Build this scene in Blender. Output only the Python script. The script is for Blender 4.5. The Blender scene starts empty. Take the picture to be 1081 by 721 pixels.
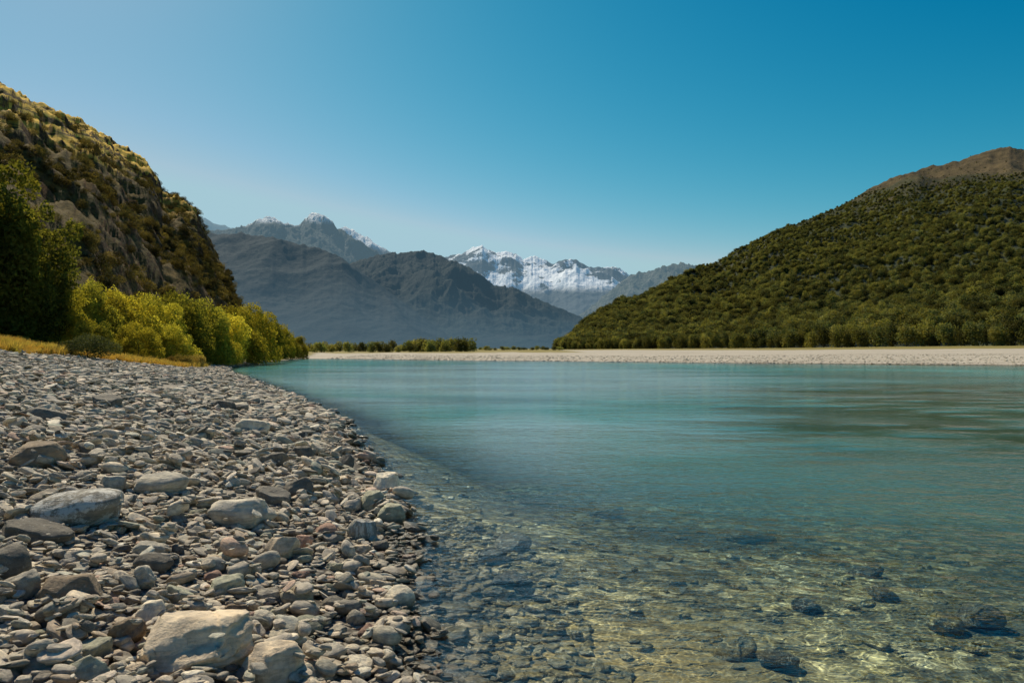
import bpy, bmesh, math, random
import numpy as np
from mathutils import Vector, noise as mn

random.seed(7); rng = np.random.default_rng(7)
scene = bpy.context.scene
COL = scene.collection
F, CX, HY, CZ = 717.0, 540.5, 370.0, 2.0      # photo focal length (px), principal column, horizon row, eye height
SUN_AZ, SUN_EL = math.radians(-36), math.radians(49)

# ------------------------------------------------------------------ noise
def _hash(ix, iy, s):
    h = (ix.astype(np.int64)*374761393 + iy.astype(np.int64)*668265263 + s*1442695041) & 0xffffffff
    h = ((h ^ (h >> 13))*1274126177) & 0xffffffff
    h = h ^ (h >> 16)
    return (h & 0xffffff)/float(0xffffff)
def vnoise(x, y, s=0):
    ix, iy = np.floor(x), np.floor(y); fx, fy = x-ix, y-iy
    u, v = fx*fx*fx*(fx*(fx*6-15)+10), fy*fy*fy*(fy*(fy*6-15)+10)
    a, b = _hash(ix, iy, s), _hash(ix+1, iy, s); c, d = _hash(ix, iy+1, s), _hash(ix+1, iy+1, s)
    return (a*(1-u)+b*u)*(1-v) + (c*(1-u)+d*u)*v
def fbm(x, y, s=0, o=5, g=0.5):
    x, y = np.asarray(x, float), np.asarray(y, float)
    t = np.zeros(np.broadcast(x, y).shape); a = 1.0; n = 0
    for i in range(o):
        t += a*(vnoise(x, y, s+i)*2-1); n += a; a *= g
        x, y = 1.6*x+1.2*y+17.3, -1.2*x+1.6*y+5.1
    return t/n
def ridged(x, y, s=0, o=6, g=0.55):
    x, y = np.asarray(x, float), np.asarray(y, float)
    t = np.zeros(np.broadcast(x, y).shape); a = 1.0; n = 0
    for i in range(o):
        t += a*(1-np.abs(vnoise(x, y, s+i)*2-1)*1.6); n += a; a *= g
        x, y = 1.6*x+1.2*y+17.3, -1.2*x+1.6*y+5.1
    return t/n

# ------------------------------------------------------------------ terrain functions
SHORE = [(-30, 6), (-8, 1.6), (0, 0.25), (4.06, -0.55), (5.7, -0.88), (7.5, -1.2), (8.6, -1.5), (10.9, -2.15), (14.5, -3.3), (19.9, -4.9), (34, -11.6),
         (48, -18.5), (65, -27), (80, -33), (100, -38), (118, -42), (135, -45), (150, -47.5), (165, -50), (200, -58), (400, -110)]
_sy = np.array([p[0] for p in SHORE], float); _sx = np.array([p[1] for p in SHORE], float)
_ys = np.concatenate([np.linspace(-30, 20, 160), np.linspace(20.5, 400, 260)])
_xs = np.interp(_ys, _sy, _sx) + 0.10*np.sin(_ys*2.1)*np.clip(_ys/12, .35, 3) + 0.05*np.sin(_ys*5.3+1)
def shore_dist(x, y):
    x, y = np.asarray(x, float).ravel(), np.asarray(y, float).ravel()
    out = np.empty_like(x)
    ax, ay, bx, by = _xs[:-1], _ys[:-1], _xs[1:], _ys[1:]
    dx, dy = bx-ax, by-ay; L = dx*dx+dy*dy
    for i in range(0, len(x), 20000):
        px, py = x[i:i+20000, None], y[i:i+20000, None]
        t = np.clip(((px-ax)*dx+(py-ay)*dy)/L, 0, 1)
        out[i:i+20000] = np.sqrt(((px-ax-t*dx)**2+(py-ay-t*dy)**2).min(1))
    sgn = np.where(x < np.interp(y, _ys, _xs), 1.0, -1.0)
    return out*sgn
FX = np.array([-120, -50, 8.7, 37, 70, 160, 500]); FY = np.array([190, 169, 126, 110, 92, 70, 60.])
def far_edge(x): return np.interp(x, FX, FY) + 1.5*np.sin(np.asarray(x)*.13) + .8*np.sin(np.asarray(x)*.31)
def H(x, y):
    x = np.asarray(x, float); y = np.asarray(y, float); shp = np.broadcast(x, y).shape
    x = np.broadcast_to(x, shp).ravel(); y = np.broadcast_to(y, shp).ravel()
    s = shore_dist(x, y)
    land = np.interp(s, [0, .5, 1.5, 3, 6, 10, 14, 20, 40, 100, 400], [0, .10, .28, .52, 1.0, 1.65, 2.4, 2.95, 3.4, 4.0, 6])
    land = land*np.interp(y, [0, 40, 70, 110, 180], [1, 1, .85, .6, .5])
    bed = -depth_fn(-s, x, y)
    z = np.where(s > 0, land, bed)
    z += np.clip(np.abs(s)/1.5, 0, 1)*0.07*fbm(x*.5, y*.5, 3, 4) + 0.02*fbm(x*2.5, y*2.5, 9, 3)
    f = y - far_edge(x)
    px = CX + x/np.maximum(y, 1)*F
    slope = np.interp(px, [330, 450, 600, 800, 1081, 1500], [.0062, .006, .0058, .0095, .0175, .02])
    fz = .32*(1-np.exp(-np.clip(f, 0, None)/4)) + slope*np.clip(f, 0, 600)
    fz = fz + .10*fbm(x*.05, y*.05, 31, 4)*np.clip(f/10, 0, 1)
    bedf = np.maximum(bed, f*.06)
    zr = np.where(f > 0, fz, np.where(s > 0, z, np.maximum(z, np.minimum(f*.06, -0.001))))
    inland = np.clip((s+0)/30, 0, 1)
    zr = np.where((f > 0) & (s > 0), np.maximum(fz, land*.6), zr)
    zr = np.where((f <= 0) & (s > 0), z, zr)
    return zr.reshape(shp)
def depth_fn(w, x, y):      # apparent depth, w = distance out from the near shore
    w = np.clip(w, 0, None)
    d = .10*(1-np.exp(-w/.35)) + .42*(1-np.exp(-w/3.2)) + np.clip(y-6.5, 0, None)*.085*np.clip(w/3, 0, 1)
    return np.minimum(d, 2.2)
def at(px, py, zoff=0.0):   # where the view ray through a photo pixel meets the ground
    t = np.exp(np.linspace(math.log(2.0), math.log(500), 1500))
    x = t*(px-CX)/F; z = CZ+t*(HY-py)/F
    g = H(x, t)+zoff
    k = int(np.argmax(z < g)) or 1499
    return float(x[k]), float(t[k]), float(g[k])

# ------------------------------------------------------------------ object helpers
def mesh_from(name, verts, faces, smooth=True):
    me = bpy.data.meshes.new(name)
    verts = np.asarray(verts, np.float32); faces = np.asarray(faces, np.int32)
    n, k = faces.shape
    me.vertices.add(len(verts)); me.vertices.foreach_set('co', verts.ravel())
    me.loops.add(n*k); me.loops.foreach_set('vertex_index', faces.ravel())
    me.polygons.add(n); me.polygons.foreach_set('loop_start', np.arange(0, n*k, k, dtype=np.int32))
    me.polygons.foreach_set('loop_total', np.full(n, k, np.int32))
    me.polygons.foreach_set('use_smooth', np.full(n, smooth))
    me.update(calc_edges=True)
    return me
def obj(name, me, mat=None, parent=None):
    o = bpy.data.objects.new(name, me); COL.objects.link(o)
    if mat and me and not me.materials: me.materials.append(mat)
    if parent: o.parent = parent
    return o
def tag(o, label=None, cat=None, group=None, kind=None):
    if label: o['label'] = label
    if cat: o['category'] = cat
    if group: o['group'] = group
    if kind: o['kind'] = kind
    return o
def grid_faces(nu, nv):
    a = (np.arange(nu-1)[:, None]*nv + np.arange(nv-1)[None, :]).ravel()
    return np.stack([a, a+nv, a+nv+1, a+1], 1)

# ------------------------------------------------------------------ node helpers
class NT:
    def __init__(s, name):
        s.m = bpy.data.materials.new(name); s.m.use_nodes = True; s.t = s.m.node_tree
        s.t.nodes.clear(); s.out = s.t.nodes.new('ShaderNodeOutputMaterial')
    def n(s, typ, ins=None, **kw):
        nd = s.t.nodes.new(typ)
        for k, v in kw.items(): setattr(nd, k, v)
        for k, v in (ins or {}).items(): s.put(nd.inputs[k], v)
        return nd
    def put(s, sock, v):
        if isinstance(v, bpy.types.NodeSocket): s.t.links.new(v, sock)
        elif isinstance(v, bpy.types.Node): s.t.links.new(v.outputs[0], sock)
        else:
            if hasattr(sock.default_value, '__len__') and len(sock.default_value) == 4 and len(v) == 3: v = (*v, 1)
            sock.default_value = v
    def math(s, op, a, b=0.0, c=0.0, clamp=False):
        nd = s.t.nodes.new('ShaderNodeMath'); nd.operation = op; nd.use_clamp = clamp
        s.put(nd.inputs[0], a); s.put(nd.inputs[1], b); s.put(nd.inputs[2], c); return nd.outputs[0]
    def mix(s, f, a, b, blend='MIX'):
        nd = s.t.nodes.new('ShaderNodeMix'); nd.data_type = 'RGBA'; nd.blend_type = blend
        s.put(nd.inputs[0], f); s.put(nd.inputs[6], a); s.put(nd.inputs[7], b); return nd.outputs[2]
    def noise(s, vec, scale, detail=4, rough=.55, dist=0.0, out=0):
        nd = s.n('ShaderNodeTexNoise', {'Scale': scale, 'Detail': detail, 'Roughness': rough, 'Distortion': dist})
        if vec is not None: s.put(nd.inputs['Vector'], vec)
        return nd.outputs[out]
    def vor(s, vec, scale, feature='F1', out='Distance', rnd=1.0):
        nd = s.n('ShaderNodeTexVoronoi', feature=feature); nd.inputs['Scale'].default_value = scale
        nd.inputs['Randomness'].default_value = rnd
        s.put(nd.inputs['Vector'], vec); return nd.outputs[out]
    def ramp(s, f, stops, interp='LINEAR'):
        nd = s.t.nodes.new('ShaderNodeValToRGB'); cr = nd.color_ramp; cr.interpolation = interp
        while len(cr.elements) < len(stops): cr.elements.new(.5)
        for e, (p, c) in zip(cr.elements, stops):
            e.position = p; e.color = (*c, 1) if len(c) == 3 else c
        s.put(nd.inputs[0], f); return nd.outputs[0]
    def rng(s, v, a, b, c=0.0, d=1.0, smooth=True):
        nd = s.n('ShaderNodeMapRange', interpolation_type='SMOOTHSTEP' if smooth else 'LINEAR')
        s.put(nd.inputs[0], v)
        for i, q in enumerate((a, b, c, d)): s.put(nd.inputs[i+1], q)
        return nd.outputs[0]
    def bump(s, h, strength, dist, normal=None):
        nd = s.n('ShaderNodeBump', {'Strength': strength, 'Distance': dist, 'Height': h})
        if normal is not None: s.put(nd.inputs['Normal'], normal)
        return nd.outputs[0]
    def map(s, vec, scale=(1, 1, 1), rot=(0, 0, 0), loc=(0, 0, 0)):
        nd = s.n('ShaderNodeMapping', {'Scale': scale, 'Rotation': rot, 'Location': loc}); s.put(nd.inputs['Vector'], vec)
        return nd.outputs[0]
    def surf(s, sh):
        s.t.links.new(sh if isinstance(sh, bpy.types.NodeSocket) else sh.outputs[0], s.out.inputs[0]); return s.m
    def mixs(s, f, a, b):
        nd = s.t.nodes.new('ShaderNodeMixShader'); s.put(nd.inputs[0], f)
        for i, q in ((1, a), (2, b)): s.t.links.new(q if isinstance(q, bpy.types.NodeSocket) else q.outputs[0], nd.inputs[i])
        return nd.outputs[0]
    def pbsdf(s, color, rough=.8, normal=None, spec=.3):
        ins = {'Base Color': color, 'Roughness': rough, 'Specular IOR Level': spec}
        nd = s.n('ShaderNodeBsdfPrincipled', ins)
        if normal is not None: s.put(nd.inputs['Normal'], normal)
        return nd
    def pos(s): return s.n('ShaderNodeNewGeometry').outputs['Position']
    def sep(s, v, i): return s.n('ShaderNodeSeparateXYZ', {0: v}).outputs[i]

# ------------------------------------------------------------------ materials
def rock_mat(name, stops=None, base=None, var=.25, spots=None, bd=.03, ak=.82):
    t = NT(name); tc = t.n('ShaderNodeTexCoord').outputs['Object']
    rnd = t.n('ShaderNodeObjectInfo').outputs['Random']
    off = t.n('ShaderNodeVectorMath', {0: t.n('ShaderNodeCombineXYZ', {0: rnd, 1: t.math('MULTIPLY', rnd, 7.3), 2: rnd}), 1: (37, 37, 37)}, operation='MULTIPLY').outputs[0]
    v = t.n('ShaderNodeVectorMath', {0: tc, 1: off}, operation='ADD').outputs[0]
    if stops: c = t.ramp(rnd, stops)
    else:
        base = (base[0]*1.22, base[1]*1.18, base[2]*1.08)
        c = t.mix(rnd, tuple(k*(1-var) for k in base), tuple(k*(1+var) for k in base))
    n1 = t.noise(v, 2.2, 6, .65)
    c = t.mix(t.rng(n1, .3, .7), t.mix(1, c, (.74, .74, .76), 'MULTIPLY'), t.mix(1, c, (1.35, 1.29, 1.18), 'MULTIPLY'))
    lay = t.noise(t.map(v, (1.2, 1.2, 9), (.15, .1, 0)), 1.6, 5, .7)
    c = t.mix(t.rng(lay, .42, .62, 0, .55), c, t.mix(1, c, (.55, .53, .5), 'MULTIPLY'))
    sp = t.noise(v, 14, 3, .6)
    c = t.mix(t.rng(sp, .6, .72, 0, .35), c, (.62, .6, .54))
    if spots: c = t.mix(t.rng(t.noise(v, 3.4, 8, .8), .47, .56, 0, .85), c, spots)
    z = t.sep(t.pos(), 2)
    zz = t.math('ADD', z, t.math('MULTIPLY', t.math('SUBTRACT', t.noise(t.pos(), 6, 3), .5), .05))
    dry = t.rng(zz, .045, .11)
    c = t.mix(dry, t.mix(1, c, (.36, .35, .31), 'MULTIPLY'), c)
    under = t.rng(z, -.16, -.01)
    alg = t.mix(t.rng(n1, .35, .65), (.075, .07, .032), (.34, .27, .12))
    c = t.mix(t.math('MULTIPLY', t.math('SUBTRACT', 1, under), ak), c, alg)
    hgt = t.math('ADD', t.math('MULTIPLY', lay, .8), t.math('ADD', n1, t.math('MULTIPLY', t.noise(v, 9, 8, .75), .55)))
    b = t.bump(hgt, .8, bd)
    return t.surf(t.pbsdf(c, t.rng(dry, 0, 1, .28, .85), b, .35))
STOPS = [(p, (min(.78, c[0]*1.45-.03), min(.76, c[1]*1.40-.03), min(.7, c[2]*1.31-.03))) for p, c in [(0, (.12, .113, .10)), (.14, (.25, .236, .21)), (.3, (.35, .325, .285)), (.45, (.42, .38, .32)), (.58, (.30, .285, .24)), (.7, (.48, .43, .35)),
         (.8, (.30, .25, .20)), (.87, (.24, .26, .225)), (.93, (.55, .52, .45)), (.97, (.36, .25, .20)), (1, (.58, .55, .49))]]
M_STONES = rock_mat('river_stone', STOPS, bd=.012)
M_ROCK = {'grey': rock_mat('grey_stone', base=(.38, .355, .31)), 'dark grey': rock_mat('dark_grey_stone', base=(.14, .13, .115), ak=.12),
          'pale': rock_mat('pale_stone', base=(.60, .55, .46)), 'greenish': rock_mat('greenish_stone', base=(.31, .315, .25)),
          'reddish': rock_mat('reddish_stone', base=(.33, .215, .17)), 'brown': rock_mat('brown_stone', base=(.26, .205, .15)),
          'tan': rock_mat('tan_stone', base=(.52, .44, .345), var=.1), 'speckled': rock_mat('speckled_stone', base=(.24, .23, .21), spots=(.60, .57, .50))}

def leaf_mat(name, c1, c2, c3, trans=.4, sc=.35):
    t = NT(name); p = t.pos(); rnd = t.n('ShaderNodeObjectInfo').outputs['Random']
    n = t.noise(p, sc, 3, .6); n2 = t.noise(p, sc*9, 2, .6)
    c = t.mix(t.rng(t.math('ADD', n, t.math('MULTIPLY', t.math('SUBTRACT', rnd, .5), .5)), .3, .7), c1, c2)
    c = t.mix(t.rng(n2, .4, .7, 0, .7), c, c3)
    c = t.mix(t.rng(rnd, 0, 1, 0, .45), c, t.mix(1, c, (1.15, 1.02, .85), 'MULTIPLY'))
    hsv = t.n('ShaderNodeHueSaturation', {'Value': t.math('MULTIPLY', t.rng(t.noise(p, sc*3, 2), .3, .7, .75, 1.3), t.rng(t.math('FRACT', t.math('MULTIPLY', rnd, 17.3)), 0, 1, .5, 1.55)), 'Color': c}).outputs[0]
    d = t.pbsdf(hsv, .8, None, .06)
    tr = t.n('ShaderNodeBsdfTranslucent', {'Color': t.mix(1, hsv, (1.5, 1.35, .6), 'MULTIPLY')})
    return t.surf(t.mixs(trans, d, tr))
M_WILLOW = leaf_mat('willow_leaves', (.13, .145, .028), (.28, .27, .04), (.48, .42, .075), .55)
M_TALL = leaf_mat('tall_tree_leaves', (.085, .105, .026), (.17, .19, .038), (.34, .32, .075), .55)
M_BUSHD = leaf_mat('dark_bush_leaves', (.05, .065, .025), (.08, .095, .035), (.14, .15, .06), .25, 1.2)
M_DRY = leaf_mat('dry_shrub_leaves', (.20, .16, .05), (.26, .19, .06), (.33, .26, .10), .35, 1.2)
M_FOREST = leaf_mat('forest_leaves', (.05, .068, .028), (.12, .13, .038), (.22, .20, .065), .35, .03)
M_HSHRUB = leaf_mat('hillside_shrub_leaves', (.035, .038, .016), (.075, .068, .024), (.17, .135, .045), .35, .06)
M_FARTREE = leaf_mat('far_tree_leaves', (.11, .14, .05), (.18, .19, .06), (.26, .25, .09), .35, .03)
def bark():
    t = NT('bark'); n = t.noise(t.map(t.pos(), (6, 6, 1.2)), 2, 6, .7)
    return t.surf(t.pbsdf(t.ramp(n, [(.3, (.04, .032, .025)), (.7, (.15, .125, .1))]), .9, t.bump(n, .6, .03)))
M_BARK = bark()
def grass_mat():
    t = NT('grass_blades'); p = t.pos(); n = t.noise(p, .45, 4, .6); rnd = t.n('ShaderNodeObjectInfo').outputs['Random']
    c = t.mix(t.rng(n, .38, .62), (.42, .27, .055), (.33, .29, .06)); c = t.mix(t.rng(rnd, .2, 1, 0, .5), c, (.47, .33, .10))
    return t.surf(t.mixs(.5, t.pbsdf(c, .6), t.n('ShaderNodeBsdfTranslucent', {'Color': t.mix(1, c, (1.35, 1.2, .7), 'MULTIPLY')})))
M_GRASS = grass_mat()

def ground_mat():
    t = NT('river_gravel'); p = t.pos(); z = t.sep(p, 2)
    a = t.n('ShaderNodeAttribute', attribute_name='grass').outputs['Fac']
    far = t.n('ShaderNodeAttribute', attribute_name='far').outputs['Fac']
    v1 = t.n('ShaderNodeTexVoronoi'); v1.inputs['Scale'].default_value = 22; t.put(v1.inputs['Vector'], t.map(p, (1, 1, .4)))
    cell = t.sep(v1.outputs['Color'], 0)
    peb = t.ramp(cell, [(0, (.10, .095, .085)), (.35, (.21, .195, .17)), (.65, (.30, .275, .235)), (1, (.42, .39, .33))])
    edge = t.rng(v1.outputs['Distance'], .25, .75)
    c = t.mix(edge, t.mix(1, peb, (.8, .78, .74), 'MULTIPLY'), (.045, .038, .03))
    sand = t.mix(t.noise(p, 60, 3), (.27, .23, .175), (.40, .35, .275))
    c = t.mix(t.rng(t.noise(p, .8, 5), .42, .62, .05, .8), c, sand)
    # far gravel bar: pale dry shingle in long streaks
    fb = t.noise(t.map(p, (.03, .16, .1)), 1.0, 7, .7)
    fc = t.ramp(fb, [(.30, (.26, .225, .165)), (.44, (.43, .375, .295)), (.56, (.53, .465, .37)), (.72, (.34, .30, .22))])
    fc = t.mix(t.rng(t.noise(p, 1.3, 6, .8), .4, .65, 0, .5), fc, (.22, .19, .15))
    c = t.mix(far, c, fc)
    gr = t.mix(t.noise(p, .3, 5), (.30, .21, .05), (.20, .19, .05)); gr = t.mix(t.rng(t.noise(p, 8, 4), .4, .7, 0, .6), gr, (.10, .085, .03))
    c = t.mix(a, c, gr)
    wet = t.rng(t.math('ADD', z, t.math('MULTIPLY', t.math('SUBTRACT', t.noise(p, 2, 4), .5), .06)), .0, .06)
    c = t.mix(wet, t.mix(1, c, (.5, .47, .4), 'MULTIPLY'), c)
    # below the surface: algae-brown cobbles
    w = t.n('ShaderNodeTexVoronoi'); w.inputs['Scale'].default_value = 5.5
    wp = t.n('ShaderNodeVectorMath', {0: p, 1: t.n('ShaderNodeVectorMath', {0: t.noise(p, 3, 3, .5, 0, 1), 1: (.25, .25, .25)}, operation='MULTIPLY').outputs[0]}, operation='ADD').outputs[0]
    t.put(w.inputs['Vector'], wp)
    uc = t.ramp(t.sep(w.outputs['Color'], 1), [(0, (.14, .12, .065)), (.35, (.34, .29, .15)), (.7, (.52, .44, .25)), (1, (.70, .62, .42))])
    uc = t.mix(t.rng(w.outputs['Distance'], .45, .8), uc, (.13, .11, .06))
    sa = t.n('ShaderNodeAttribute', attribute_name='sand').outputs['Fac']
    uc = t.mix(1, uc, (.62, .62, .60), 'MULTIPLY')
    uc = t.mix(t.rng(t.noise(t.map(p, (.6, 1, 1)), .55, 6, .65), .44, .58, 0, .72), uc, (.055, .055, .035))
    uc = t.mix(t.math('MULTIPLY', sa, t.rng(t.noise(p, 2.2, 5, .7), .3, .6, .45, 1)), uc, (.42, .31, .135))
    c = t.mix(t.rng(z, -.10, -.01), uc, c)
    h = t.math('SUBTRACT', t.math('MULTIPLY', t.noise(p, 30, 4, .7), .5), v1.outputs['Distance'])
    return t.surf(t.pbsdf(c, .85, t.bump(h, .6, .03), .2))

def water_mat():
    t = NT('river_water'); p = t.pos()
    tint = t.n('ShaderNodeAttribute', attribute_name='tint').outputs['Color']
    murk = t.n('ShaderNodeAttribute', attribute_name='murk').outputs['Fac']
    wcol = t.n('ShaderNodeAttribute', attribute_name='wcol').outputs['Color']
    y = t.sep(p, 1)
    n1 = t.noise(t.map(p, (1.0, 1.7, 1), (0, 0, .25)), 5.0, 3, .55, .3)
    n2 = t.noise(t.map(p, (.8, 1.6, 1), (0, 0, -.15)), 1.3, 3, .5, .2)
    n3 = t.noise(t.map(p, (.5, 1.2, 1), (0, 0, .1)), .28, 3, .5)
    patch = t.rng(t.noise(t.map(p, (.05, .12, 1)), 1, 3), .35, .65, .55, 1.25)
    h = t.math('ADD', t.math('MULTIPLY', n1, .033), t.math('ADD', t.math('MULTIPLY', n2, .07), t.math('MULTIPLY', n3, .07)))
    h = t.math('MULTIPLY', h, t.math('MULTIPLY', patch, t.rng(t.n('ShaderNodeAttribute', attribute_name='calm').outputs['Fac'], 0, 1, 1, .30)))
    nrm = t.bump(h, 1.0, 1.0)
    fres = t.n('ShaderNodeFresnel', {'IOR': 1.33, 'Normal': nrm}).outputs[0]
    # caustic light painted as bright cell lines in the surface's transparent colour
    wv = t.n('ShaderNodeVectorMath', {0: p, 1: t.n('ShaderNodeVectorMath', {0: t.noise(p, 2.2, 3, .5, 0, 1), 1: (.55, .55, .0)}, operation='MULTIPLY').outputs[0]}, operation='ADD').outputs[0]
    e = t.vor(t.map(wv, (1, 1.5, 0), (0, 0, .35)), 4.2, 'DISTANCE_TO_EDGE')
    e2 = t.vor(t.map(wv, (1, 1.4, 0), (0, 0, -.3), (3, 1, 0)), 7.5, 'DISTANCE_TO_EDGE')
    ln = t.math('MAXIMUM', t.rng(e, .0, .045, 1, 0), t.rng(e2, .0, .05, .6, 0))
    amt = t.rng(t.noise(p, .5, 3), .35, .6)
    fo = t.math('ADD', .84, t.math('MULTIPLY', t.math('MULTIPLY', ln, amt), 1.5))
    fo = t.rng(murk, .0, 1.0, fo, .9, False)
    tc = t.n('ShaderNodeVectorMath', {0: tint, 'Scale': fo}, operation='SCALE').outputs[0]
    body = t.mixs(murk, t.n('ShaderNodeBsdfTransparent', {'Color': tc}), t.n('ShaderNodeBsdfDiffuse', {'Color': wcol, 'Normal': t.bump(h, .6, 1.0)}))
    gl = t.n('ShaderNodeBsdfGlossy', {'Roughness': .06, 'Normal': nrm, 'Color': (.9, .95, 1)})
    return t.surf(t.mixs(fres, body, gl))

def hill_mat(name, grass_c, rock_c, dark_c, sc, haze=0.0, haze_c=(.3, .42, .5), snow=None, bald=None, bstr=1.0, bd=4.0, slope_lo=.55, slope_hi=.8, snowb=.30):
    t = NT(name); p = t.pos(); z = t.sep(p, 2)
    nz = t.sep(t.n('ShaderNodeNewGeometry').outputs['True Normal'], 2)
    n1 = t.noise(p, sc, 6, .65); n2 = t.noise(p, sc*5, 6, .7); n3 = t.noise(p, sc*20, 4, .7)
    c = t.mix(t.rng(n1, .4, .6), grass_c, dark_c)
    c = t.mix(t.rng(t.math('ADD', n2, t.math('MULTIPLY', n3, .3)), .52, .75, 0, .75), c, dark_c)
    steep = t.rng(t.math('ADD', nz, t.math('MULTIPLY', t.math('SUBTRACT', n2, .5), .5)), slope_lo, slope_hi, 1, 0)
    c = t.mix(steep, c, t.mix(t.rng(n3, .35, .65), rock_c, tuple(k*.45 for k in rock_c)))
    if bald:
        z0, z1, bc = bald
        zz = t.math('ADD', z, t.math('MULTIPLY', t.math('SUBTRACT', n1, .5), (z1-z0)*2))
        c = t.mix(t.rng(zz, z0, z1), c, t.mix(t.rng(n2, .35, .65), bc, tuple(k*.5 for k in bc)))
    rough = .9
    if snow:
        z0, z1, thr = snow
        mz = t.rng(t.math('ADD', z, t.math('MULTIPLY', t.math('SUBTRACT', n2, .5), (z1-z0)*.8)), z0, z1)
        sl = t.rng(t.math('ADD', nz, t.math('MULTIPLY', t.math('SUBTRACT', n2, .5), .15)), thr, thr+.1)
        sb = t.rng(t.math('ADD', n1, t.math('ADD', t.math('MULTIPLY', t.math('SUBTRACT', n2, .5), .25), t.math('MULTIPLY', t.math('SUBTRACT', n3, .5), .06))), snowb, snowb+.025)
        c = t.mix(t.math('MULTIPLY', t.math('MULTIPLY', mz, sl), sb), c, (.88, .9, .93))
    b = t.bump(t.math('ADD', n2, t.math('MULTIPLY', n3, .4)), bstr, bd)
    sh = t.pbsdf(c, rough, b, .1)
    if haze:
        em = t.n('ShaderNodeEmission', {'Color': haze_c, 'Strength': 1.0})  # distance haze painted onto the slopes as a glow
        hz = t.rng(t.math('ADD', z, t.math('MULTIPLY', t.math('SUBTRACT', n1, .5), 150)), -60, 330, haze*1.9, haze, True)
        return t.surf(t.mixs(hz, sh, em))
    return t.surf(sh)

# ------------------------------------------------------------------ instancer: ONE object for what nobody could count
def instancer(name, pts, rot, scl, idx, protos, label, cat=None):
    me = bpy.data.meshes.new(name); me.vertices.add(len(pts)); me.vertices.foreach_set('co', np.asarray(pts, np.float32).ravel())
    for nm, arr, ty in (('rot', rot, 'FLOAT_VECTOR'), ('scl', scl, 'FLOAT_VECTOR')):
        a = me.attributes.new(nm, ty, 'POINT'); a.data.foreach_set('vector', np.asarray(arr, np.float32).ravel())
    a = me.attributes.new('idx', 'INT', 'POINT'); a.data.foreach_set('value', np.asarray(idx, np.int32))
    c = bpy.data.collections.new(name+'_shapes')
    for i, (pm, mat) in enumerate(protos):
        po = bpy.data.objects.new('%s_shape_%02d' % (name, i), pm)
        if mat and not pm.materials: pm.materials.append(mat)
        c.objects.link(po)
    o = obj(name, me)
    g = bpy.data.node_groups.new(name+'_nodes', 'GeometryNodeTree')
    g.interface.new_socket('Geometry', in_out='INPUT', socket_type='NodeSocketGeometry')
    g.interface.new_socket('Geometry', in_out='OUTPUT', socket_type='NodeSocketGeometry')
    N = g.nodes.new; L = g.links.new
    gi, go = N('NodeGroupInput'), N('NodeGroupOutput')
    ci = N('GeometryNodeCollectionInfo'); ci.inputs['Collection'].default_value = c
    ci.inputs['Separate Children'].default_value = True; ci.inputs['Reset Children'].default_value = True
    ip = N('GeometryNodeInstanceOnPoints'); ip.inputs['Pick Instance'].default_value = True
    def na(nm, dt):
        q = N('GeometryNodeInputNamedAttribute'); q.data_type = dt; q.inputs['Name'].default_value = nm
        return [s for s in q.outputs if s.name == 'Attribute' and s.enabled][0]
    er = N('FunctionNodeEulerToRotation'); L(na('rot', 'FLOAT_VECTOR'), er.inputs[0])
    L(gi.outputs[0], ip.inputs['Points']); L(ci.outputs[0], ip.inputs['Instance']); L(na('idx', 'INT'), ip.inputs['Instance Index'])
    L(er.outputs[0], ip.inputs['Rotation']); L(na('scl', 'FLOAT_VECTOR'), ip.inputs['Scale']); L(ip.outputs[0], go.inputs[0])
    md = o.modifiers.new('scatter', 'NODES'); md.node_group = g
    return tag(o, label, cat, kind='stuff')

# ------------------------------------------------------------------ range heightfields (built as terrain between a foot line and a ridge line)
def terrain_range(name, sky, foot, ridge, amp, nscale, mat, a, b, na=420, nr=130, base=2.0, prof=1.15, seed=1, jag=1.0, jsc=.12, back=1.7, kind='structure', fine=0.0, rid=True):
    px = np.linspace(a, b, na)
    sp = np.array(sky, float); yt = np.interp(px, sp[:, 0], sp[:, 1])
    yt = yt + jag*fbm(px*jsc, px*0+seed*3.1, seed+50, 4, .6)
    e_t = (HY-yt)/F
    fo = np.array(foot, float); ri = np.array(ridge, float)
    D0 = np.interp(px, fo[:, 0], fo[:, 1]); D1 = np.interp(px, ri[:, 0], ri[:, 1])
    u = np.concatenate([np.linspace(0, 1, int(nr*.75)), np.linspace(1.02, back, nr-int(nr*.75))])
    T = D0[:, None]+(D1-D0)[:, None]*u[None, :]
    X = T*((px-CX)/F)[:, None]
    zr = CZ+e_t*D1
    P = np.where(u <= 1, u**prof, np.clip(1-(u-1)*1.1, 0, 1))
    Z = base+(zr-base)[:, None]*P[None, :]
    env = np.clip(u*2.2, 0, 1)[None, :]*np.clip((zr-base)/max(zr.max(), 1)*2.5, .05, 1)[:, None]
    N = (ridged if rid else fbm)(X/nscale, T/nscale, seed, 6)
    N = N-N.mean()
    Z = Z+amp*N*env
    if fine: Z = Z+fine*fbm(X/nscale*9, T/nscale*9, seed+7, 4, .6)*np.clip(u*6, 0, 1)[None, :]
    e = ((Z-CZ)/T).max(1)
    fac = (e_t)/np.maximum(e, 1e-3)
    k = np.exp(-np.linspace(-2, 2, 31)**2); k /= k.sum()
    fac = np.convolve(np.pad(fac, 15, 'edge'), k, 'valid')
    Z = base+(Z-base)*np.clip(fac, .3, 1.8)[:, None]
    Z[:, 0] = -3; Z[:, -1] = -5
    v = np.stack([X, T, Z], 2).reshape(-1, 3)
    me = mesh_from(name, v, grid_faces(na, len(u)))
    o = obj(name, me, mat); tag(o, kind=kind)
    return dict(px=px, u=u, D0=D0, D1=D1, Z=Z, T=T, X=X, o=o)
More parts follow.
